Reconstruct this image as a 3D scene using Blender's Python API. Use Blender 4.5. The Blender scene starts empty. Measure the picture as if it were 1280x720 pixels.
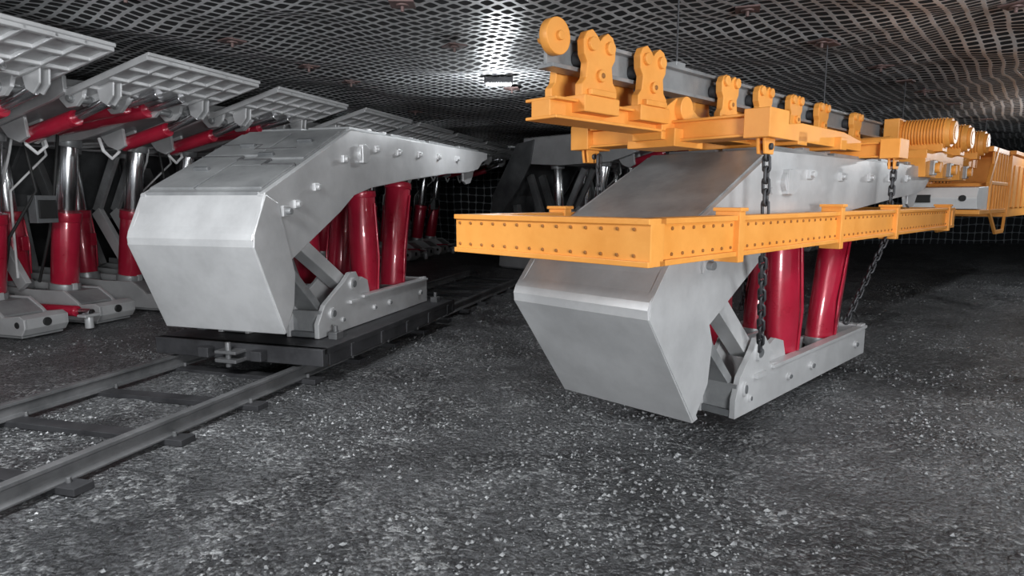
import bpy, bmesh, math, random
from mathutils import Vector, Matrix, noise
random.seed(4)
sc=bpy.context.scene
sc.view_settings.view_transform='Standard'
Y1=math.radians(17.2); Y2=math.radians(45.0)

# ---------------- materials ----------------
def newmat(name):
    m=bpy.data.materials.new(name); m.use_nodes=True
    nt=m.node_tree; b=nt.nodes['Principled BSDF']
    return m,nt,b
def paint(name,c1,c2,rough=.42,metal=.0,scale=3.0,bump=.05,coat=0.0):
    m,nt,b=newmat(name); N=nt.nodes; L=nt.links
    tc=N.new('ShaderNodeTexCoord')
    n=N.new('ShaderNodeTexNoise'); n.inputs['Scale'].default_value=scale; n.inputs['Detail'].default_value=8; n.inputs['Roughness'].default_value=.65
    L.new(tc.outputs['Object'],n.inputs['Vector'])
    r=N.new('ShaderNodeValToRGB'); r.color_ramp.elements[0].position=.35; r.color_ramp.elements[1].position=.62
    r.color_ramp.elements[0].color=(*c1,1); r.color_ramp.elements[1].color=(*c2,1)
    L.new(n.outputs['Fac'],r.inputs['Fac']); L.new(r.outputs['Color'],b.inputs['Base Color'])
    n2=N.new('ShaderNodeTexNoise'); n2.inputs['Scale'].default_value=60; n2.inputs['Detail'].default_value=3
    L.new(tc.outputs['Object'],n2.inputs['Vector'])
    bp=N.new('ShaderNodeBump'); bp.inputs['Strength'].default_value=bump; bp.inputs['Distance'].default_value=.01
    L.new(n2.outputs['Fac'],bp.inputs['Height']); L.new(bp.outputs['Normal'],b.inputs['Normal'])
    mr=N.new('ShaderNodeMapRange'); mr.inputs['To Min'].default_value=rough-.08; mr.inputs['To Max'].default_value=rough+.12
    L.new(n.outputs['Fac'],mr.inputs['Value']); L.new(mr.outputs['Result'],b.inputs['Roughness'])
    b.inputs['Metallic'].default_value=metal
    b.inputs['Coat Weight'].default_value=coat
    return m
GREY=paint('grey_paint',(.45,.45,.455),(.57,.57,.575),.33,.3,scale=2.2)
GREYR=paint('grey_paint_worn',(.22,.225,.23),(.34,.345,.35),.36,.35)
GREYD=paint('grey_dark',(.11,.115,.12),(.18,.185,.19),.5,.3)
RED=paint('red_enamel',(.36,.010,.030),(.44,.016,.045),.28,.1,coat=.6)
CHROME=paint('chrome_rod',(.75,.75,.77),(.85,.85,.86),.2,1.0,bump=.0)
YEL=paint('yellow_paint',(.76,.30,.052),(.85,.365,.075),.45,.05)
YELD=paint('yellow_bolt',(.25,.10,.02),(.32,.13,.03),.5,.1)
DARK=paint('dark_steel',(.035,.035,.038),(.07,.07,.075),.5,.5)
RAILM=paint('rail_steel',(.10,.102,.105),(.19,.19,.195),.45,.5)
BLACK=paint('black_rubber_and_holes',(.01,.01,.01),(.02,.02,.02),.6)
SEAM=paint('seam_dark',(.06,.06,.063),(.09,.09,.092),.6)
WHITE=paint('white_panel',(.7,.7,.7),(.8,.8,.8),.4)
PLATE=paint('rusty_plate',(.10,.065,.06),(.17,.11,.105),.6,.3)
STONE=paint('stone_chips',(.06,.061,.064),(.34,.345,.35),.4,0,scale=14)

# ---------------- mesh builder ----------------
class MB:
    def __init__(s): s.bm=bmesh.new(); s.mats=[]
    def mi(s,m):
        if m not in s.mats: s.mats.append(m)
        return s.mats.index(m)
    def prism(s,prof,x0,x1,mat):
        k=s.mi(mat); a=[s.bm.verts.new((x0,p[0],p[1])) for p in prof]; b=[s.bm.verts.new((x1,p[0],p[1])) for p in prof]
        n=len(prof)
        fs=[s.bm.faces.new(a),s.bm.faces.new(b[::-1])]
        for i in range(n):
            j=(i+1)%n; fs.append(s.bm.faces.new((a[j],a[i],b[i],b[j])))
        for f in fs: f.material_index=k
    def box(s,x0,x1,y0,y1,z0,z1,mat): s.prism([(y0,z0),(y1,z0),(y1,z1),(y0,z1)],x0,x1,mat)
    def plateZ(s,prof,z0,z1,mat):
        k=s.mi(mat); a=[s.bm.verts.new((p[0],p[1],z0)) for p in prof]; b=[s.bm.verts.new((p[0],p[1],z1)) for p in prof]
        n=len(prof); fs=[s.bm.faces.new(a),s.bm.faces.new(b[::-1])]
        for i in range(n):
            j=(i+1)%n; fs.append(s.bm.faces.new((a[j],a[i],b[i],b[j])))
        for f in fs: f.material_index=k
    def cyl(s,p0,p1,r,mat,seg=20,r2=None):
        if r2 is None: r2=r
        k=s.mi(mat); p0=Vector(p0); p1=Vector(p1); d=(p1-p0).normalized()
        t=Vector((1,0,0)) if abs(d.x)<.9 else Vector((0,1,0))
        u=d.cross(t).normalized(); v=d.cross(u)
        A=[];B=[]
        for i in range(seg):
            an=2*math.pi*(i+.5)/seg; o=u*math.cos(an)+v*math.sin(an)
            A.append(s.bm.verts.new(p0+o*r)); B.append(s.bm.verts.new(p1+o*r2))
        f=s.bm.faces.new(A); f.material_index=k
        f=s.bm.faces.new(B[::-1]); f.material_index=k
        for i in range(seg):
            j=(i+1)%seg; f=s.bm.faces.new((A[j],A[i],B[i],B[j])); f.material_index=k; f.smooth=seg>8
    def bar(s,p0,p1,x,w,h,mat):
        p0=Vector(p0);p1=Vector(p1);d=(p1-p0).normalized();n=Vector((-d.y,d.x))*h/2
        s.prism([tuple(p0+n),tuple(p1+n),tuple(p1-n),tuple(p0-n)],x-w/2,x+w/2,mat)
    def tube(s,pts,r,mat,seg=6,closed=False):
        k=s.mi(mat); rings=[]; n=len(pts)
        pts=[Vector(p) for p in pts]
        up=None
        for i,p in enumerate(pts):
            if closed: d=(pts[(i+1)%n]-pts[i-1]).normalized()
            else: d=(pts[min(i+1,n-1)]-pts[max(i-1,0)]).normalized()
            if up is None:
                up=Vector((0,0,1)) if abs(d.z)<.8 else Vector((1,0,0))
            u=(up-d*up.dot(d)).normalized(); v=d.cross(u); up=u
            rings.append([s.bm.verts.new(p+(u*math.cos(2*math.pi*q/seg)+v*math.sin(2*math.pi*q/seg))*r) for q in range(seg)])
        for i in range(n if closed else n-1):
            a=rings[i]; b=rings[(i+1)%n]
            for q in range(seg):
                w=(q+1)%seg; f=s.bm.faces.new((a[q],a[w],b[w],b[q])); f.material_index=k; f.smooth=True
        if not closed:
            s.bm.faces.new(rings[0]).material_index=k; s.bm.faces.new(rings[-1][::-1]).material_index=k
    def finish(s,name,origin=(0,0,0),yaw=0,fmap=None,bevel=.006,extra=0):
        if fmap:
            for v in s.bm.verts: v.co=Vector(fmap(v.co))
        o=Vector(origin)
        for v in s.bm.verts: v.co-=o
        bmesh.ops.recalc_face_normals(s.bm,faces=s.bm.faces)
        me=bpy.data.meshes.new(name); s.bm.to_mesh(me); s.bm.free()
        for m in s.mats: me.materials.append(m)
        ob=bpy.data.objects.new(name,me); sc.collection.objects.link(ob)
        R=Matrix.Rotation(-yaw,4,'Z'); ob.location=R@o; ob.rotation_euler=(0,0,-yaw+extra)
        if bevel:
            b=ob.modifiers.new('bevel','BEVEL'); b.width=bevel; b.segments=2; b.limit_method='ANGLE'; b.angle_limit=math.radians(35)
        return ob

def interp(x,xs,ys):
    if x<=xs[0]: return ys[0]+(x-xs[0])*(ys[1]-ys[0])/(xs[1]-xs[0])
    for i in range(len(xs)-1):
        if x<=xs[i+1] or i==len(xs)-2:
            return ys[i]+(x-xs[i])*(ys[i+1]-ys[i])/(xs[i+1]-xs[i])

# ---------------- transported support ----------------
def transported(name,origin,yaw,fmap):
    m=MB(); W=.54
    side=[(3.75,1.44),(4.93,1.99),(8.42,2.03),(8.42,1.95),(8.22,1.90),(8.05,1.80),(7.7,1.745),(7.0,1.70),(6.0,1.60),(5.25,1.51),(4.95,1.44),(4.72,1.30),(4.0,.94),(3.9,.955)]
    for sx in (-1,1):
        m.prism(side,sx*(W-.05),sx*W,GREY)
    m.prism([(3.76,1.40),(3.76,1.455),(4.93,2.005),(4.95,1.95)],-W+.04,W-.04,GREYR)
    m.prism([(4.90,1.93),(4.93,2.005),(8.42,2.045),(8.42,1.99)],-W+.04,W-.04,GREYR)
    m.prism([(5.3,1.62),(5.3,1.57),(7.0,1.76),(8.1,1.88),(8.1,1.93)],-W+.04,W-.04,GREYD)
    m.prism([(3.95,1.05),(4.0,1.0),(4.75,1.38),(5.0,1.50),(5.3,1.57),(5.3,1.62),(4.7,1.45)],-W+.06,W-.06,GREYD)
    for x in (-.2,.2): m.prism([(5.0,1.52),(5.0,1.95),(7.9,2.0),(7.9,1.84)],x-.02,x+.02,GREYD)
    def slope(t,off=0):
        y=3.76+1.17*t; z=1.455+.55*t
        return (y-off*.425,z+off*.905)
    def cover(t0,t1,x0,x1,th,mat):
        m.prism([slope(t0,-.01),slope(t0,th),slope(t1,th),slope(t1,-.01)],x0,x1,mat)
    cover(.04,.50,-.50,-.10,.014,GREYR); cover(.04,.36,-.08,.49,.014,GREYR); cover(.36,.44,-.08,.20,.014,GREYR)
    cover(.53,.92,-.50,.02,.014,GREYR); cover(.47,.92,.04,.49,.014,GREYR)
    cover(.36,.375,.2,.5,.020,SEAM); cover(.44,.455,-.1,.22,.020,SEAM); cover(.50,.515,-.5,-.1,.020,SEAM); cover(.36,.45,.2,.215,.020,SEAM); cover(.45,.51,-.1,-.085,.020,SEAM)
    cover(.70,.715,-.5,-.1,.020,SEAM); cover(.62,.635,-.1,.3,.020,SEAM); cover(.62,.71,-.1,-.085,.020,SEAM)
    for t,x in ((.28,-.28),(.66,-.2),(.72,.3),(.5,.12)):
        cover(t,t+.025,x-.07,x+.07,.04,GREYD)
    for y0,y1 in ((5.05,5.7),(5.8,6.6),(6.7,7.5),(7.6,8.3)):
        z0=2.005+(y0-4.93)*.0115
        m.box(-.46,-.03,y0,y1,z0,z0+.03,GREYR); m.box(.03,.46,y0,y1,z0,z0+.03,GREYR)
    for y in (5.6,5.9,6.5,7.0,7.4,7.9,8.2):
        for x in (-.35,.3):
            m.box(x-.04,x+.04,y-.04,y+.04,2.0,2.075,GREY)
    pan=[(3.77,1.455),(3.70,1.30),(3.655,1.215),(3.625,1.17),(3.612,1.13),(3.618,1.08),(3.91,.42),(3.96,.43),(3.67,1.09),(3.665,1.14),(3.70,1.19),(3.82,1.42)]
    m.prism(pan,-W-.005,W+.005,GREY)
    ch=[(3.77,1.44),(3.63,1.17),(3.62,1.08),(3.915,.43),(4.03,.62),(4.06,.86),(3.90,1.38)]
    for sx in (-1,1): m.prism(ch,sx*(W-.03),sx*(W+.012),GREY)
    m.prism([(3.93,.6),(4.0,.62),(4.0,.9),(3.85,.9)],-.5,.5,GREYD)
    for x in (-.25,.25): m.prism([(3.72,1.1),(3.95,.5),(4.02,.64),(3.95,1.05),(3.9,1.3)],x-.02,x+.02,GREYD)
    for sx in (-1,1):
        a=sx*W
        m.cyl((a-.01*sx,5.10,1.80),(a+.035*sx,5.10,1.80),.085,GREY,28)
        m.box(min(a,a+.045*sx),max(a,a+.045*sx),5.04,5.09,1.72,1.88,GREY)
        for y,z in ((4.12,1.37),(4.38,1.50),(4.80,1.74),(5.35,1.86),(5.78,1.86),(6.25,1.87),(6.75,1.88),(7.3,1.89)):
            m.box(a-.005*sx,a+.02*sx,y-.032,y+.032,z-.032,z+.032,GREY)
            m.cyl((a,y,z),(a+.045*sx,y,z),.024,GREY,8)
        for y,z in ((3.97,1.32),):
            m.box(min(a,a+.03*sx),max(a,a+.03*sx),y-.04,y+.04,z-.04,z+.04,GREY); m.cyl((a,y,z),(a+.07*sx,y,z),.025,GREYR,10)
        m.prism([(7.75,1.78),(7.75,1.64),(7.85,1.60),(8.0,1.62),(8.1,1.72),(8.15,1.86)],sx*(W-.12),sx*(W-.09),GREY)
        m.prism([(8.1,1.86),(8.3,1.78),(8.38,1.84),(8.38,1.98)],sx*(W-.18),sx*(W-.15),GREY)
    bp=[(4.40,.28),(4.40,.40),(4.50,.545),(4.80,.70),(4.90,.77),(5.0,.77),(5.05,.70),(5.07,.56),(5.3,.52),(6.36,.52),(6.40,.56),(6.47,.56),(6.48,.50),(6.48,.28)]
    for sx in (-1,1):
        m.prism(bp,sx*.50,sx*.455,GREY); m.prism(bp,sx*.19,sx*.225,GREY)
        m.box(min(sx*.2,sx*.48),max(sx*.2,sx*.48),4.41,6.47,.285,.33,GREYD)
        m.box(min(sx*.2,sx*.49),max(sx*.2,sx*.49),6.40,6.475,.29,.55,GREY)
        m.box(min(sx*.44,sx*.525),max(sx*.44,sx*.525),5.09,6.46,.52,.545,GREY)
        m.box(min(sx*.2,sx*.49),max(sx*.2,sx*.49),4.45,4.49,.29,.50,GREYR)
        a=sx*.5
        for y,z,r in ((4.93,.67,.055),(4.60,.46,.05),(4.75,.38,.025),(5.3,.4,.025),(5.6,.4,.03),(6.3,.4,.03)):
            m.cyl((a-.02*sx,y,z),(a+.02*sx,y,z),r,GREY,18); m.cyl((a,y,z),(a+.028*sx,y,z),r*.6,GREYD,14)
        m.box(min(a,a+.03*sx),max(a,a+.03*sx),4.86,5.0,.50,.53,GREY)
        m.prism([(5.08,.52),(5.12,.66),(5.2,.70),(5.3,.66),(5.34,.52)],sx*.40,sx*.44,GREY)
        for y in (5.48,6.02): m.cyl((sx*.32,y,.32),(sx*.32,y,.50),.14,GREYR,22)
        m.bar((4.93,.67),(4.22,1.13),sx*.36,.14,.11,GREY)
        m.bar((4.60,.46),(4.02,1.02),sx*.30,.24,.07,GREYR)
        m.cyl((sx*.12,4.75,.50),(sx*.12,4.45,1.1),.05,GREYD,14)
        m.cyl((sx*.27,4.93,.67),(sx*.49,4.93,.67),.05,GREYD,16)
        def leg(b,t,r):
            b=Vector(b);t=Vector(t);L=t-b
            m.cyl(b,b+L*.88,r,RED,32); m.cyl(b+L*.85,b+L*.90,r*1.06,RED,32)
            m.cyl(b+L*.89,t,r*.78,CHROME,28); m.cyl(b,b+L*.05,r*1.05,GREYR,28)
            m.tube([b+Vector((r*1.05*sx,0,.1)),b+Vector((r*1.1*sx,.02,.4)),b+L*.8+Vector((r*1.08*sx,0,0))],.012,RED)
        leg((sx*.32,5.46,.45),(sx*.32,5.42,1.60),.132)
        leg((sx*.32,6.0,.45),(sx*.32,6.22,1.70),.132)
    m.box(-.2,.2,4.7,4.76,.35,.68,GREYD); m.box(-.2,.2,4.5,5.1,.33,.40,GREYD)
    m.box(-.2,.2,6.3,6.42,.33,.48,GREYD)
    m.cyl((-.5,4.22,1.13),(.5,4.22,1.13),.045,GREYD,16)
    return m.finish(name,origin,yaw,fmap,bevel=.007)

C1=3.5
transported('transported_roof_support',(-C1,5.5,.3),Y1,lambda c:(c.x-C1,c.y,c.z))
xs=[3.4,3.63,3.91,4.4,4.93,6.45,8.42]; ys=[2.30,2.58,3.02,3.60,3.88,6.0,7.82]
C2=2.10
def map2(c): return (c.x*.82-C2, interp(c.y,xs,ys), .08+(c.z-.28)*.942)
transported('transported_roof_support',(-C2,5.0,.1),Y2,map2)

# ---------------- flat car ----------------
def flatcar():
    m=MB(); c=-3.57
    m.box(c-.80,c+.80,4.12,6.72,.225,.275,DARK)
    for sx in (-1,1):
        m.box(min(c+sx*.76,c+sx*.795),max(c+sx*.76,c+sx*.795),4.2,6.7,.13,.23,DARK)
        for i in range(5):
            y=4.5+i*.5
            m.box(c+sx*.795-.012,c+sx*.795+.012,y,y+.05,.13,.24,DARK)
        m.box(min(c+sx*.2,c+sx*.3),max(c+sx*.2,c+sx*.3),4.15,6.6,.15,.23,DARK)
        for y in (4.75,5.95):
            xr=-3.04 if sx>0 else -4.24
            m.cyl((xr-.035,y,.218),(xr+.035,y,.218),.088,RAILM,28); m.cyl((xr-sx*.04,y,.218),(xr-sx*.055,y,.218),.10,RAILM,28)
            m.cyl((xr+sx*.04,y,.2),(xr+sx*.12,y,.2),.05,DARK,16)
    for y in (4.75,5.95): m.cyl((-4.24,y,.2),(-3.04,y,.2),.03,DARK,14)
    m.box(c-.8,c+.8,4.10,4.17,.14,.275,DARK); m.box(c-.8,c+.8,6.66,6.73,.14,.275,DARK)
    m.box(c-.10,c+.10,3.98,4.12,.14,.17,RAILM); m.box(c-.10,c+.10,3.98,4.12,.21,.235,RAILM)
    m.cyl((c,4.02,.10),(c,4.02,.30),.022,RAILM,12)
    m.box(c-.3,c-.2,4.02,4.12,.16,.24,DARK); m.box(c+.2,c+.3,4.02,4.12,.16,.24,DARK)
    for sx in (-1,1):
        for y in (4.5,6.5):
            m.box(c+sx*.66-.04,c+sx*.66+.04,y-.05,y+.05,.27,.33,RAILM); m.cyl((c+sx*.66,y,.3),(c+sx*.66,y,.38),.02,RAILM,8)
    m.finish('flat_rail_car',(c,5.4,.2),Y1)
flatcar()

# ---------------- track ----------------
def track():
    m=MB()
    prof=[(-.045,.0),(-.045,.012),(-.012,.022),(-.010,.075),(-.028,.085),(-.028,.105),(.028,.105),(.028,.085),(.010,.075),(.012,.022),(.045,.012),(.045,0)]
    k=m.mi(RAILM)
    for lat in (3.04,4.24):
        y0,y1=.6,11.0
        A=[m.bm.verts.new((-lat+p[0],y0,p[1]+.012)) for p in prof]; B=[m.bm.verts.new((-lat+p[0],y1,p[1]+.012)) for p in prof]
        fs=[m.bm.faces.new(A),m.bm.faces.new(B[::-1])]
        for i in range(len(prof)):
            j=(i+1)%len(prof); fs.append(m.bm.faces.new((A[j],A[i],B[i],B[j])))
        for f in fs: f.material_index=k
    y=.9; i=0
    while y<11:
        w=.055; sk=random.uniform(-.10,.10)
        m.plateZ([(-4.40,y-w+sk),(-3.7,y-w+sk*.2-.03),(-2.88,y-w),(-2.88,y+w),(-3.7,y+w+sk*.2-.03),(-4.40,y+w+sk)],-.02,.018,DARK)
        for lat in (3.04,4.24):
            for s in (-1,1): m.cyl((-lat+s*.06,y,.01),(-lat+s*.06,y,.045),.014,RAILM,6)
        y+=.66; i+=1
    m.finish('rail_track',(-3.64,5.5,0),Y1,bevel=.003)
track()

# ---------------- standing roof supports (row unit) ----------------
def unit():
    m=MB()
    def zt(d): return 2.66-.27*d
    def pl(d0,d1,o0,o1): return [(d0,zt(d0)+o0),(d1,zt(d1)+o0),(d1,zt(d1)+o1),(d0,zt(d0)+o1)]
    m.prism(pl(0,1.02,-.03,0),-.72,.72,GREY)
    for x in (-.705,-.47,-.235,0,.235,.47,.705): m.prism(pl(.02,1.0,-.06,-.02),x-.015,x+.015,GREY)
    for y in (.02,.26,.5,.74,.98): m.prism(pl(y,y+.035,-.058,-.02),-.705,.705,GREY)
    g=[(.98,2.52),(.98,2.37),(1.15,2.30),(1.9,2.10),(2.1,2.06),(3.2,2.04),(4.1,2.10),(4.2,2.25),(4.15,2.60),(1.6,2.60)]
    for sx in (-1,1):
        m.prism(g,sx*.28,sx*.32,GREY); m.prism(g,sx*.70,sx*.74,GREY)
        m.prism([(1.0,2.38),(1.15,2.32),(1.9,2.12),(2.1,2.08),(3.2,2.06),(4.1,2.12),(4.1,2.16),(3.2,2.10),(2.1,2.12),(1.15,2.36),(1.0,2.42)],sx*.31,sx*.71,GREYR)
        for x in (.20,.46,.66):
            m.prism([(.80,2.42),(.84,2.32),(.92,2.25),(1.04,2.24),(1.12,2.32),(1.14,2.44)],sx*x-.02,sx*x+.02,GREY)
            m.cyl((sx*x-.035,.97,2.32),(sx*x+.035,.97,2.32),.045,GREYR,16)
        m.cyl((sx*.16,.97,2.32),(sx*.72,.97,2.32),.03,GREYR,14)
        m.cyl((sx*.14,2.2,2.18),(sx*.14,.95,2.33),.085,RED,20); m.cyl((sx*.14,1.0,2.325),(sx*.14,.5,2.42),.05,CHROME,16)
        m.cyl((sx*.54,1.75,2.02),(sx*.54,1.1,2.17),.075,RED,20); m.cyl((sx*.54,1.15,2.16),(sx*.54,.7,2.30),.045,CHROME,16)
        for q in (-.04,.04): m.prism([(.56,2.50),(.58,2.34),(.66,2.26),(.74,2.30),(.78,2.46)],sx*.54+q-.01,sx*.54+q+.01,GREY)
        for q in (.46,.62): m.prism([(1.65,2.2),(1.62,2.0),(1.74,1.95),(1.88,2.0),(1.98,2.12)],sx*q-.018,sx*q+.018,GREY)
    m.box(-.30,.30,1.6,4.1,2.42,2.50,GREYR); m.box(-.74,.74,1.6,4.15,2.575,2.60,GREYR)
    for y in (2.3,3.1,3.9): m.box(-.30,.30,y,y+.05,2.15,2.45,GREYR)
    for sx in (-1,1):
        m.prism([(3.85,2.55),(4.25,2.5),(4.95,1.5),(5.0,1.1),(4.85,1.05),(4.3,1.6),(3.95,2.1)],sx*.74,sx*.78,GREYD)
    m.prism([(4.22,2.5),(4.3,2.5),(5.0,1.5),(5.05,1.1),(4.97,1.1),(4.92,1.48)],-.78,.78,GREYD)
    m.cyl((-.75,4.1,2.3),(.75,4.1,2.3),.06,GREYD,16)
    for sx in (-1,1):
        x=sx*.42
        def leg(b,t,r):
            b=Vector(b);t=Vector(t);L=t-b
            m.cyl(b,b+L*.50,r,RED,24); m.cyl(b+L*.46,b+L*.52,r*1.07,RED,24)
            m.cyl(b+L*.5,t,r*.70,CHROME,24); m.cyl(t-L*.06,t,r*.95,GREYR,20); m.cyl(b-L*.02,b+L*.05,r*1.12,GREYR,20)
            m.tube([b+Vector((r*1.1,-.02,.15)),b+Vector((r*1.15,-.03,.5)),b+L*.47+Vector((r*1.1,-.03,0))],.014,RED)
            m.box(b.x-.03,b.x+.05,b.y-r*1.25,b.y-r*.8,b.z+.45,b.z+.62,RED)
        leg((x,2.70,.34),(x,2.42,2.12),.145)
        leg((x,3.45,.34),(x,3.55,2.10),.135)
        bp=[(1.95,.03),(1.90,.10),(1.90,.20),(1.97,.235),(2.2,.21),(2.26,.26),(2.42,.36),(2.9,.36),(4.9,.46),(4.95,.03)]
        m.prism(bp,x-.235,x-.20,GREY); m.prism(bp,x+.20,x+.235,GREY)
        m.box(x-.22,x+.22,1.97,4.9,.0,.08,GREYR)
        m.prism([(1.95,.03),(1.90,.10),(1.90,.20),(1.97,.235),(2.02,.23),(1.95,.19),(1.95,.11),(2.0,.05)],x-.22,x+.22,GREY)
        m.prism([(2.2,.06),(2.22,.22),(2.42,.34),(2.9,.34),(2.9,.29),(2.45,.29),(2.27,.2),(2.25,.06)],x-.21,x+.21,GREYR)
        m.cyl((x,1.885,.15),(x,1.91,.15),.045,BLACK,16)  # black discs paint in the dark inside the toe holes
        m.cyl((x-.24,2.0,.14),(x-.225,2.0,.14),.035,BLACK,14); m.cyl((x+.225,2.0,.14),(x+.24,2.0,.14),.035,BLACK,14)
        m.box(x-.2,x+.2,2.95,4.8,.2,.3,GREYD)
        m.box(x-.03,x+.03,2.52,2.58,.34,.42,GREY)
        m.bar((4.6,.4),(4.75,1.3),x-.1*sx,.12,.12,GREYR); m.bar((3.9,.45),(4.5,1.9),sx*.18,.10,.14,GREYR)
        m.bar((2.95,.40),(3.5,1.25),sx*.14,.07,.16,GREY); m.bar((3.5,1.25),(3.1,2.0),sx*.14,.06,.12,GREYR)
        m.tube([(x-.1,1.85,2.08),(x-.1,1.8,1.94),(x,1.8,1.86),(x+.1,1.8,1.94),(x+.1,1.85,2.08)],.02,WHITE,6)
        m.tube([(sx*.2,2.3,2.12),(sx*.1,2.3,1.5),(sx*.22,2.6,1.0),(sx*.2,2.8,.45)],.018,BLACK,6)
        m.tube([(sx*.08,2.5,2.40),(sx*.2,2.5,1.9),(sx*.05,2.9,1.5),(sx*.1,3.0,.5)],.015,WHITE,6)
    m.box(-.2,.2,3.2,3.4,.06,.30,GREYD)
    m.cyl((0,3.1,.18),(0,2.0,.18),.06,RED,16); m.cyl((0,2.0,.18),(0,1.8,.18),.035,CHROME,14)
    m.cyl((0,1.84,.0),(0,1.84,.16),.045,GREY,14); m.box(-.09,.09,1.78,1.9,.13,.16,GREY)
    m.box(-.12,.12,2.3,2.42,1.15,1.45,GREYD); m.box(-.1,.1,2.28,2.3,1.2,1.4,BLACK)
    return m
base=unit().finish('hydraulic_roof_support',(0,0,0),0,bevel=.006)
def place(ob,lat,along,yaw,dz=0):
    R=Matrix.Rotation(-yaw,4,'Z'); ob.location=R@Vector((-lat,along,0)); ob.rotation_euler=(0,0,-yaw+math.pi/2)
first=True
for yaw,lat,cs in ((Y1,4.62,[5.25+1.75*k for k in range(-1,7)]),(Y2,4.68,[9.95+1.75*k for k in range(0,6)])):
    for c in cs:
        if first: ob=base; first=False
        else:
            ob=base.copy(); sc.collection.objects.link(ob)
        place(ob,lat+random.uniform(-.07,.07),c,yaw)

# ---------------- monorail, trolley, frame ----------------
def monorail():
    m=MB(); x=-2.11
    m.box(x-.05,x+.05,2.33,15,2.16,2.18,GREYR); m.box(x-.05,x+.05,2.33,15,2.02,2.04,GREYR); m.box(x-.01,x+.01,2.33,15,2.03,2.17,GREYR)
    a=3.5
    while a<15:
        m.cyl((x,a,2.17),(x,a,2.74),.006,DARK,8); m.box(x-.03,x+.03,a-.05,a+.05,2.17,2.21,GREYR); m.box(x-.08,x+.08,a-.08,a+.08,2.70,2.715,PLATE)
        a+=2.4
    m.finish('monorail_beam',(x,8,2.1),Y2,bevel=.002)
monorail()
def hookprof(a,z,s=1.0):
    P=[(-.135,0),(-.135,.07),(-.105,.10),(-.095,.17),(-.12,.205),(-.125,.27),(-.10,.31),(-.06,.325),(-.025,.305),(0,.28),(.025,.305),(.06,.325),(.10,.31),(.125,.27),(.12,.205),(.095,.17),(.105,.10),(.135,.07),(.135,0)]
    return [(a+p[0]*s,z+p[1]*s) for p in P]
def trolley():
    m=MB(); x=-2.11
    for i,a in enumerate((2.6,3.07,3.96,4.48,5.02,5.58,6.42)):
        s=1.02 if i<2 else .93
        for sx in (-1,1):
            m.prism(hookprof(a,1.88,s),x+sx*.075,x+sx*.12,YEL)
            for q in (-.07,.07): m.cyl((x+sx*.10,a+q,2.14),(x+sx*.14,a+q,2.14),.032,YEL,16)
            m.cyl((x+sx*.11,a,2.0),(x+sx*.14,a,2.0),.03,YEL,16); m.cyl((x+sx*.13,a,2.0),(x+sx*.145,a,2.0),.014,YELD,10)
            m.box(x+sx*.13-.02,x+sx*.13+.02,a-.10,a+.10,1.90,1.93,YEL)
            for q in (-.055,.055): m.cyl((x+sx*.015,a+q,2.085),(x+sx*.075,a+q,2.085),.042,DARK,16)
        m.box(x-.14,x+.14,a-.14,a+.14,1.82,1.90,YEL)
    m.box(x-.06,x+.06,2.30,3.25,1.79,1.87,YEL); m.box(x-.10,x+.10,2.30,3.25,1.865,1.88,YEL); m.box(x-.10,x+.10,2.30,3.25,1.78,1.795,YEL)
    m.box(x-.06,x+.06,3.8,6.9,1.79,1.87,YEL); m.box(x-.09,x+.09,3.8,6.9,1.78,1.795,YEL)
    m.prism([(3.2,1.74),(3.2,1.9),(3.35,1.98),(3.45,1.98),(3.6,1.9),(3.9,1.87),(3.9,1.78),(3.6,1.74)],x-.10,x+.10,YEL)
    m.cyl((x-.14,3.4,1.92),(x+.14,3.4,1.92),.07,YEL,22)
    for a in (3.40,5.74):
        m.box(-2.74,-1.46,a-.07,a+.07,1.74,1.84,YEL); m.box(-2.74,-1.46,a-.10,a+.10,1.835,1.85,YEL); m.box(-2.74,-1.46,a-.10,a+.10,1.73,1.745,YEL)
        for lx in (-2.67,-1.50):
            m.box(lx-.07,lx+.07,a-.12,a+.12,1.72,1.87,YEL)
            m.prism([(a-.07,1.74),(a-.05,1.64),(a+.05,1.64),(a+.07,1.74)],lx-.025,lx-.010,YEL); m.prism([(a-.07,1.74),(a-.05,1.64),(a+.05,1.64),(a+.07,1.74)],lx+.010,lx+.025,YEL)
            m.cyl((lx-.04,a,1.68),(lx+.04,a,1.68),.018,DARK,12)
        m.box(x-.16,x+.16,a-.16,a+.16,1.70,1.80,YEL)
    for xx in (-2.45,-1.75):
        m.prism([(4.0,1.78),(4.0,1.86),(4.4,1.90),(5.2,1.90),(5.6,1.86),(5.6,1.78)],xx-.05,xx+.05,YEL)
    m.box(-2.5,-1.7,4.35,4.5,1.76,1.85,YEL); m.box(-2.4,-1.65,5.0,5.12,1.76,1.85,YEL)
    m.box(-2.35,-1.8,6.3,6.9,1.72,1.86,YEL); m.cyl((-1.75,6.6,1.9),(-2.3,6.6,1.9),.07,YEL,20)
    m.cyl((x+.01,2.36,2.16),(x+.06,2.36,2.16),.085,YEL,30); m.cyl((x-.06,2.36,2.16),(x+.08,2.36,2.16),.022,YEL,14)
    m.finish('monorail_lifting_trolley',(x,4.8,1.85),Y2,bevel=.006)
trolley()

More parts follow.
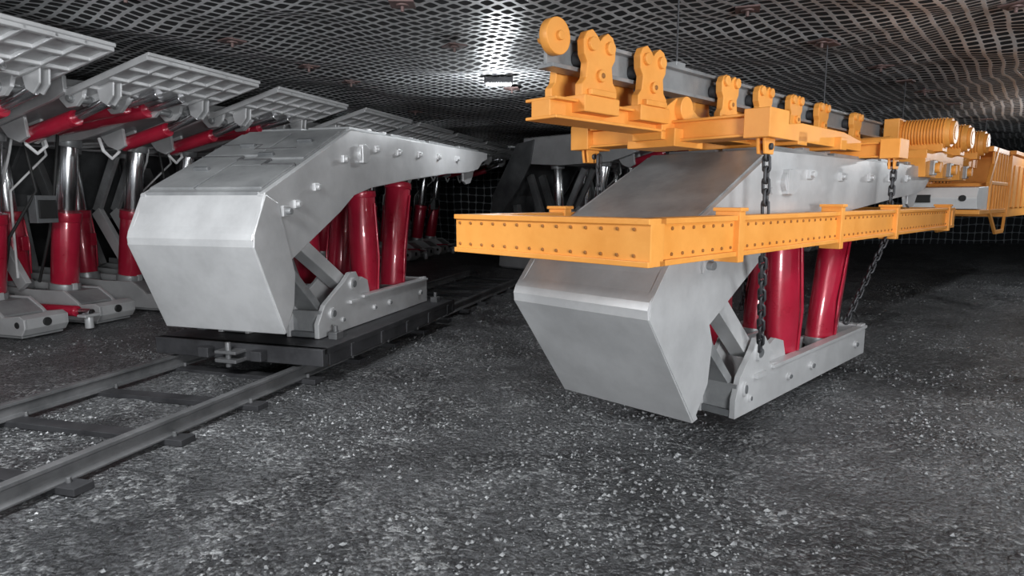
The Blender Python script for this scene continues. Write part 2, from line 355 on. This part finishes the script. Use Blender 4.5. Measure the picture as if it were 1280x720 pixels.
def frame():
    m=MB(); z0,z1=1.125,1.325
    def girder_long(x,sgn):
        m.box(x-.035,x+.035,2.32,7.72,z0+.02,z1-.02,YEL)
        m.box(x-.055,x+.055,2.30,7.74,z1-.025,z1,YEL); m.box(x-.055,x+.055,2.30,7.74,z0,z0+.025,YEL)
        a=2.42
        while a<7.7:
            for z in (z0+.045,z1-.045):
                m.cyl((x-.042,a,z),(x+.042,a,z),.0085,YELD,8)
            a+=.09
        for a,h in ((3.02,.03),(4.45,.04),(5.72,.03),(7.5,.025)):
            m.box(x-.065,x+.065,a-.03,a+.03,z0-h,z1+h,YEL)
            m.box(x-.075,x+.075,a-.04,a+.04,z1+h-.01,z1+h+.008,YEL)
    girder_long(-1.49,1); girder_long(-2.60,-1)
    for a in (2.28,7.70):
        m.box(-2.655,-1.435,a-.05,a+.05,z0+.02,z1-.02,YEL); m.box(-2.655,-1.435,a-.065,a+.065,z1-.025,z1,YEL); m.box(-2.655,-1.435,a-.065,a+.065,z0,z0+.025,YEL)
        xx=-2.62
        while xx<-1.45:
            for z in (z0+.045,z1-.045): m.cyl((xx,a-.057,z),(xx,a+.057,z),.0085,YELD,8)
            xx+=.085
    return m.finish('lifting_transport_frame',(-2.06,5,1.2),Y2,bevel=.004)
FR=frame()
bpy.context.view_layer.update()
def chain(p0,p1,name,lk=.078,r=.0085):
    m=MB(); p0=Vector(p0);p1=Vector(p1); L=(p1-p0).length; n=max(2,round(L/(lk*.74)))
    d=(p1-p0)/n; dn=d.normalized()
    t=Vector((1,0,0)); u=(t-dn*t.dot(dn)).normalized(); v=dn.cross(u)
    for i in range(n):
        c=p0+d*(i+.5); side=u if i%2 else v
        pts=[]; w=.018; hl=lk*.5-w+.004
        for q in range(12):
            an=2*math.pi*q/12; cx=math.cos(an); sy=math.sin(an)
            pts.append(c+side*(w*sy)+dn*((hl if cx>0 else -hl)+w*cx))
        m.tube(pts,r,DARK,6,closed=True)
    ob=m.finish(name,tuple(p0),Y2,bevel=0)
    ob.parent=FR; ob.matrix_parent_inverse=FR.matrix_world.inverted()
for lx in (-1.49,-2.60):
    s=1 if lx>-2 else -1
    chain((lx,3.40,1.68),(lx,3.42,1.325),'chain_upper'); chain((lx+.0,3.42,1.13),(lx-s*.13,3.75,.50),'chain_lower')
    chain((lx,5.74,1.68),(lx,5.70,1.325),'chain_upper'); chain((lx,5.72,1.13),(lx-s*.13,5.28,.46),'chain_lower')

def loco():
    m=MB()
    def motor(a,r=.14,x1=-1.48,x0=-1.92,z=2.05):
        m.cyl((x0,a,z),(x1,a,z),r,YEL,28)
        for i in range(14):
            xx=x0+.05+i*(x1-x0-.1)/13; m.cyl((xx-.006,a,z),(xx+.006,a,z),r*1.08,YEL,24)
        m.cyl((x1-.01,a,z),(x1+.03,a,z),r*.8,YEL,24); m.cyl((x1+.025,a,z),(x1+.035,a,z),r*.5,YEL,20)
        m.box(x0+.05,x1-.05,a-.1,a+.1,z-r-.04,z-r*.7,YEL)
        m.box(x0-.12,x0+.02,a-.17,a+.17,z-.2,z+.16,YEL)
    for a in (7.55,8.35,9.25): motor(a)
    m.box(-2.3,-1.6,7.2,9.6,1.78,1.88,YEL)
    for a in (7.4,8.1,8.9):
        m.prism([(a-.2,1.62),(a-.25,1.8),(a+.25,1.8),(a+.2,1.62)],-2.2,-1.6,YEL); m.box(-1.62,-1.56,a-.06,a+.06,1.64,1.78,GREYR)
        m.cyl((-1.58,a,1.71),(-1.52,a,1.71),.05,YEL,18)
    for a in (7.5,8.3,9.2,10.4,11.4):
        for sx in (-1,1): m.prism(hookprof(a,1.88,.93),-2.11+sx*.075,-2.11+sx*.12,YEL)
    m.prism([(8.75,1.30),(8.68,1.42),(8.76,1.54),(9.35,1.56),(9.35,1.28)],-2.15,-1.42,WHITE)
    m.box(-2.08,-1.86,8.67,8.72,1.37,1.46,BLACK)
    m.cyl((-1.55,8.67,1.42),(-1.55,8.71,1.42),.035,BLACK,16)
    m.box(-2.17,-1.40,8.80,10.6,1.24,1.29,YEL); m.box(-2.04,-1.40,9.3,10.6,1.96,2.02,YEL)
    m.box(-2.04,-1.40,9.35,9.42,1.28,1.60,YEL)
    for xx in (-2.03,-1.41):
        m.bar((9.2,1.58),(9.6,2.0),xx,.04,.06,YEL); m.bar((9.35,1.6),(10.5,1.6),xx,.03,.04,YEL)
        for i in range(7):
            a=9.4+i*.19; m.box(xx-.012,xx+.012,a-.012,a+.012,1.27,1.98,YEL)
        m.bar((9.4,1.28),(9.95,1.0),xx,.03,.05,YEL); m.bar((9.95,1.0),(10.5,1.0),xx,.03,.05,YEL); m.bar((10.5,1.0),(10.6,1.3),xx,.03,.05,YEL)
    m.box(-2.06,-1.38,10.55,14.2,1.18,2.0,YEL); m.box(-2.10,-1.34,10.5,14.3,1.98,2.03,YEL)
    for i in range(8): m.box(-1.39,-1.36,10.7+i*.42,10.95+i*.42,1.3,1.85,YEL)
    m.finish('monorail_locomotive',(-1.8,10,1.6),Y2,bevel=.006)
loco()

# ---------------- floor ----------------
def fz(x,y):
    return noise.noise(Vector((x*.6,y*.6,0)))*.02+noise.noise(Vector((x*2.2,y*2.2,3)))*.018-.02+noise.noise(Vector((x*5,y*5,9)))*.010
def floor():
    bm=bmesh.new(); nx,ny=420,300
    X0,X1,Yo,Y1_=-16,22,-4,24
    V=[[None]*(ny+1) for _ in range(nx+1)]
    for i in range(nx+1):
        for j in range(ny+1):
            x=X0+(X1-X0)*i/nx; y=Yo+(Y1_-Yo)*j/ny
            V[i][j]=bm.verts.new((x,y,fz(x,y)))
    for i in range(nx):
        for j in range(ny):
            f=bm.faces.new((V[i][j],V[i+1][j],V[i+1][j+1],V[i][j+1])); f.smooth=True
    me=bpy.data.meshes.new('floor'); bm.to_mesh(me); bm.free()
    ob=bpy.data.objects.new('floor',me); sc.collection.objects.link(ob)
    m,nt,b=newmat('gravel_floor'); N=nt.nodes; L=nt.links
    tc=N.new('ShaderNodeTexCoord')
    def nz(s,d,r=.6,dist=0):
        n=N.new('ShaderNodeTexNoise'); n.inputs['Scale'].default_value=s; n.inputs['Detail'].default_value=d; n.inputs['Roughness'].default_value=r; n.inputs['Distortion'].default_value=dist
        L.new(tc.outputs['Object'],n.inputs['Vector']); return n
    def mrange(o,a,b_,c,d):
        q=N.new('ShaderNodeMapRange'); q.inputs['From Min'].default_value=a; q.inputs['From Max'].default_value=b_; q.inputs['To Min'].default_value=c; q.inputs['To Max'].default_value=d
        L.new(o,q.inputs['Value']); return q.outputs[0]
    def mth(op,a,b_):
        q=N.new('ShaderNodeMath'); q.operation=op
        for i,v in enumerate((a,b_)):
            if isinstance(v,(int,float)): q.inputs[i].default_value=v
            else: L.new(v,q.inputs[i])
        return q.outputs[0]
    def vor(s):
        wn=nz(s*.9,2,.5); sb=N.new('ShaderNodeVectorMath'); sb.operation='SUBTRACT'; sb.inputs[1].default_value=(.5,.5,.5); L.new(wn.outputs['Color'],sb.inputs[0])
        ss=N.new('ShaderNodeVectorMath'); ss.operation='SCALE'; ss.inputs['Scale'].default_value=.9/s; L.new(sb.outputs[0],ss.inputs[0])
        aa=N.new('ShaderNodeVectorMath'); aa.operation='ADD'; L.new(tc.outputs['Object'],aa.inputs[0]); L.new(ss.outputs[0],aa.inputs[1])
        v=N.new('ShaderNodeTexVoronoi'); v.inputs['Scale'].default_value=s; L.new(aa.outputs[0],v.inputs['Vector'])
        sp=N.new('ShaderNodeSeparateColor'); L.new(v.outputs['Color'],sp.inputs[0]); return v.outputs['Distance'],sp.outputs[0]
    big=nz(.7,9,.72,.5); mid=nz(2.2,7,.7,.4); fine=nz(40,5,.75)
    dA,cA=vor(26); dB,cB=vor(60)
    r=N.new('ShaderNodeValToRGB'); e=r.color_ramp.elements
    e[0].position=.42; e[0].color=(.030,.031,.034,1); e[1].position=.60; e[1].color=(.115,.118,.124,1)
    L.new(big.outputs['Fac'],r.inputs['Fac'])
    drift=mrange(mid.outputs['Fac'],.42,.60,0,1)
    st=mth('ADD',mth('MULTIPLY',mrange(cB,.66,.82,0,1),.75),mth('MULTIPLY',mrange(cA,.88,.93,0,1),.7))
    st=mth('MULTIPLY',mth('MINIMUM',st,1.0),mth('ADD',mth('MULTIPLY',drift,.85),.08))
    mx=N.new('ShaderNodeMixRGB'); mx.inputs['Color2'].default_value=(.40,.405,.41,1)
    L.new(st,mx.inputs['Fac']); L.new(r.outputs['Color'],mx.inputs['Color1'])
    g=mrange(fine.outputs['Fac'],.40,.60,.35,1.6)
    mu=N.new('ShaderNodeVectorMath'); mu.operation='SCALE'; L.new(mx.outputs['Color'],mu.inputs[0]); L.new(g,mu.inputs['Scale'])
    L.new(mu.outputs[0],b.inputs['Base Color'])
    L.new(mrange(big.outputs['Fac'],.35,.65,.26,.5),b.inputs['Roughness'])
    h=mth('ADD',mth('MULTIPLY',dA,-.6),mth('MULTIPLY',dB,-.35))
    h=mth('ADD',h,mth('MULTIPLY',fine.outputs['Fac'],.5))
    h=mth('ADD',h,mth('MULTIPLY',mid.outputs['Fac'],1.0))
    bp=N.new('ShaderNodeBump'); bp.inputs['Strength'].default_value=1.0; bp.inputs['Distance'].default_value=.06
    L.new(h,bp.inputs['Height']); L.new(bp.outputs['Normal'],b.inputs['Normal'])
    b.inputs['Specular IOR Level'].default_value=.75
    me.materials.append(m)
floor()
def rubble():
    V=[];F=[]; rs=random.Random(11); n=0
    octf=[(0,2,4),(2,1,4),(1,3,4),(3,0,4),(2,0,5),(1,2,5),(3,1,5),(0,3,5)]
    c1,s1=math.cos(Y1),math.sin(Y1)
    while n<16000:
        y=1.6+rs.random()**1.3*9.5; x=(rs.random()*2-1)*(y*.85+.6)
        if noise.noise(Vector((x*.9,y*.9,5)))+.5*noise.noise(Vector((x*3,y*3,2)))<rs.uniform(-.25,.45): continue
        lat=-(x*c1-y*s1); 
        if abs(lat-3.04)<.09 or abs(lat-4.24)<.09 or lat>6.4: continue
        r=.0035+.011*rs.random()**3
        z=fz(x,y)+r*.3; o=len(V)
        a=rs.random()*6.28; ca,sa=math.cos(a)*r,math.sin(a)*r; k=[rs.uniform(.6,1.4) for _ in range(6)]
        V+= [(x+ca*k[0],y+sa*k[0],z),(x-ca*k[1],y-sa*k[1],z),(x-sa*k[2],y+ca*k[2],z+r*.2),(x+sa*k[3],y-ca*k[3],z),(x+ca*.3,y,z+r*.8*k[4]),(x,y,z-r*.7)]
        F+= [tuple(o+q for q in f) for f in octf]; n+=1
    me=bpy.data.meshes.new('floor_rubble'); me.from_pydata(V,[],F); me.materials.append(STONE)
    ob=bpy.data.objects.new('floor_rubble',me); sc.collection.objects.link(ob)
rubble()

# ---------------- ceiling with net ----------------
def netmat(name,cell,thr,strand,hole,rot,distort,metal=.4):
    m,nt,b=newmat(name); N=nt.nodes; L=nt.links
    tc=N.new('ShaderNodeTexCoord')
    mp=N.new('ShaderNodeMapping'); mp.inputs['Rotation'].default_value=rot; L.new(tc.outputs['Object'],mp.inputs['Vector'])
    no=N.new('ShaderNodeTexNoise'); no.inputs['Scale'].default_value=.9; no.inputs['Detail'].default_value=1.0; L.new(tc.outputs['Object'],no.inputs['Vector'])
    sub=N.new('ShaderNodeVectorMath'); sub.operation='SUBTRACT'; sub.inputs[1].default_value=(.5,.5,.5); L.new(no.outputs['Color'],sub.inputs[0])
    sc_=N.new('ShaderNodeVectorMath'); sc_.operation='SCALE'; sc_.inputs['Scale'].default_value=distort; L.new(sub.outputs[0],sc_.inputs[0])
    ad=N.new('ShaderNodeVectorMath'); ad.operation='ADD'; L.new(mp.outputs[0],ad.inputs[0]); L.new(sc_.outputs[0],ad.inputs[1])
    sp=N.new('ShaderNodeSeparateXYZ'); L.new(ad.outputs[0],sp.inputs[0])
    def axis(o):
        a=N.new('ShaderNodeMath'); a.operation='PINGPONG'; a.inputs[1].default_value=cell/2; L.new(o,a.inputs[0])
        d=N.new('ShaderNodeMath'); d.operation='DIVIDE'; d.inputs[1].default_value=cell/2; L.new(a.outputs[0],d.inputs[0])
        p=N.new('ShaderNodeMath'); p.operation='POWER'; p.inputs[1].default_value=5; L.new(d.outputs[0],p.inputs[0])
        return p.outputs[0]
    s=N.new('ShaderNodeMath'); s.operation='ADD'; L.new(axis(sp.outputs['X']),s.inputs[0]); L.new(axis(sp.outputs['Y']),s.inputs[1])
    mr=N.new('ShaderNodeMapRange'); mr.inputs['From Min'].default_value=thr*.75; mr.inputs['From Max'].default_value=thr*1.25; L.new(s.outputs[0],mr.inputs['Value'])
    dn=N.new('ShaderNodeTexNoise'); dn.inputs['Scale'].default_value=1.3; dn.inputs['Detail'].default_value=6; L.new(tc.outputs['Object'],dn.inputs['Vector'])
    dr=N.new('ShaderNodeMapRange'); dr.inputs['From Min'].default_value=.35; dr.inputs['From Max'].default_value=.65; dr.inputs['To Min'].default_value=.7; dr.inputs['To Max'].default_value=1.0; L.new(dn.outputs['Fac'],dr.inputs['Value'])
    sv=N.new('ShaderNodeVectorMath'); sv.operation='SCALE'; sv.inputs[0].default_value=strand; L.new(dr.outputs[0],sv.inputs['Scale'])
    mx=N.new('ShaderNodeMixRGB'); mx.inputs['Color1'].default_value=(*hole,1); L.new(sv.outputs[0],mx.inputs['Color2'])
    L.new(mr.outputs[0],mx.inputs['Fac']); L.new(mx.outputs[0],b.inputs['Base Color'])
    mm=N.new('ShaderNodeMath'); mm.operation='MULTIPLY'; mm.inputs[1].default_value=metal; L.new(mr.outputs[0],mm.inputs[0]); L.new(mm.outputs[0],b.inputs['Metallic'])
    rr=N.new('ShaderNodeMapRange'); rr.inputs['To Min'].default_value=.95; rr.inputs['To Max'].default_value=.4; L.new(mr.outputs[0],rr.inputs['Value']); L.new(rr.outputs[0],b.inputs['Roughness'])
    bp=N.new('ShaderNodeBump'); bp.inputs['Strength'].default_value=.6; bp.inputs['Distance'].default_value=.02; L.new(mr.outputs[0],bp.inputs['Height']); L.new(bp.outputs[0],b.inputs['Normal'])
    return m
def czf(x,y):
    return 2.76+noise.noise(Vector((x*.9,y*.9,7)))*.075+noise.noise(Vector((x*2.4,y*2.4,1)))*.03
def ceiling():
    bm=bmesh.new(); nx,ny=320,230; X0,X1,Ya,Yb=-16,22,-4,24
    V=[[bm.verts.new((X0+(X1-X0)*i/nx,Ya+(Yb-Ya)*j/ny,czf(X0+(X1-X0)*i/nx,Ya+(Yb-Ya)*j/ny))) for j in range(ny+1)] for i in range(nx+1)]
    for i in range(nx):
        for j in range(ny):
            f=bm.faces.new((V[i][j],V[i][j+1],V[i+1][j+1],V[i+1][j])); f.smooth=True
    me=bpy.data.meshes.new('ceiling'); bm.to_mesh(me); bm.free()
    ob=bpy.data.objects.new('ceiling',me); sc.collection.objects.link(ob)
    me.materials.append(netmat('ceiling_net',.112,.22,(.72,.73,.74),(.004,.004,.005),(0,0,math.radians(40)),.14,.2))
ceiling()
def wall(name,p0,p1,mat):
    d=Vector((p1[0]-p0[0],p1[1]-p0[1],0)); L=d.length
    me=bpy.data.meshes.new(name)
    me.from_pydata([(0,0,-.05),(L,0,-.05),(L,0,2.95),(0,0,2.95),(0,.2,-.05),(L,.2,-.05),(L,.2,2.95),(0,.2,2.95)],[],[(0,1,2,3),(4,7,6,5),(0,4,5,1),(3,2,6,7),(0,3,7,4),(1,5,6,2)])
    ob=bpy.data.objects.new(name,me); sc.collection.objects.link(ob); ob.location=(p0[0],p0[1],0); ob.rotation_euler=(0,0,math.atan2(d.y,d.x)); me.materials.append(mat)
wn=netmat('wall_net',.24,.66,(.26,.28,.30),(.018,.020,.023),(math.radians(90),0,0),.2,.0)
rock=paint('rock',(.015,.015,.016),(.04,.04,.042),.8,0,2,.8)
wall('wall_back',(-14,21),(22,21),wn)
wall('wall_left',(-13.5,-3.5),(-5.6,22),rock)
wall('wall_right',(21,-3.5),(21,22),rock)

# ---------------- roof bolts ----------------
def roofbolts():
    m=MB()
    pts=[(-2.6,4.53),(-2.36,5.63),(-2.05,6.7),(-.5,5.8),(-.75,4.6),(1.7,4.85),(2.6,5.6),(3.75,6.75),(3.6,4.8),(-1.8,7.4),(5.0,8.0),(0,7.9),(2.0,7.6),(7.2,8.2),(.6,9.6),(-1.5,10.2)]
    for x,y in pts:
        z=czf(x,y)-.035
        a=random.uniform(0,1.5); k=.12
        P=[(x+math.cos(a+q*math.pi/2)*k,y+math.sin(a+q*math.pi/2)*k) for q in range(4)]
        m.plateZ(P,z,z+.012,PLATE); m.cyl((x,y,z-.01),(x,y,z+.02),.045,PLATE,14); m.cyl((x,y,z-.045),(x,y,z+.1),.013,PLATE,8)
    m.finish('roof_bolts',(0,6,2.7),0,bevel=.002)
roofbolts()

# ---------------- lights ----------------
def area(name,loc,tgt,size,power,col=(.95,.98,1)):
    l=bpy.data.lights.new(name,'AREA'); l.shape='RECTANGLE'; l.size=size[0]; l.size_y=size[1]; l.energy=power; l.color=col
    o=bpy.data.objects.new(name,l); sc.collection.objects.link(o); o.location=loc
    o.rotation_euler=(Vector(tgt)-Vector(loc)).to_track_quat('-Z','Y').to_euler()
area('key_lamp',(2.4,-2.6,1.3),(-.8,6,2.1),(1.8,.9),350)
area('mid_lamp_a',(-2.3,1.8,2.55),(-2.9,3.6,0),(1.6,.5),150)
area('mid_lamp_b',(3.4,2.4,2.55),(3.6,5.4,.6),(1.6,.5),55)
def added_lamp(x,y,power):  # added fixture: stands in for glare on roof plates and backlights the gallery
    m=MB(); z=czf(x,y)-.10
    em,nt,b=newmat('added_lamp_glow'); b.inputs['Emission Color'].default_value=(.95,.98,1,1); b.inputs['Emission Strength'].default_value=12
    m.box(x-.16,x+.16,y-.05,y+.05,z+.02,z+.08,DARK); m.cyl((x-.14,y,z+.02),(x+.14,y,z+.02),.03,em,14)
    m.cyl((x,y,z+.07),(x,y,z+.14),.01,DARK,8)
    ob=m.finish('added_lamp',(x,y,z),0,bevel=.003)
    l=bpy.data.lights.new('added_light','POINT'); l.energy=power; l.shadow_soft_size=.06; l.color=(.93,.97,1)
    o=bpy.data.objects.new('added_light',l); sc.collection.objects.link(o); o.parent=ob; o.location=(0,0,-.25)
for x,y,p in ((-.15,7.4,45),(3.5,13.5,120),(8.5,9.0,110),(-3.2,12.5,50),(-1.2,17.5,60)): added_lamp(x,y,p)
w=bpy.data.worlds.new('World'); sc.world=w; w.use_nodes=True
bg=w.node_tree.nodes['Background']; bg.inputs[0].default_value=(.87,.93,1,1); bg.inputs[1].default_value=.6

# ---------------- camera ----------------
cd=bpy.data.cameras.new('cam'); cam=bpy.data.objects.new('cam',cd); sc.collection.objects.link(cam)
cd.sensor_width=36; cd.lens=22.5; cam.location=(0,0,1.4); cam.rotation_euler=(math.radians(90-7.83),0,0); cd.clip_start=.05
sc.camera=cam
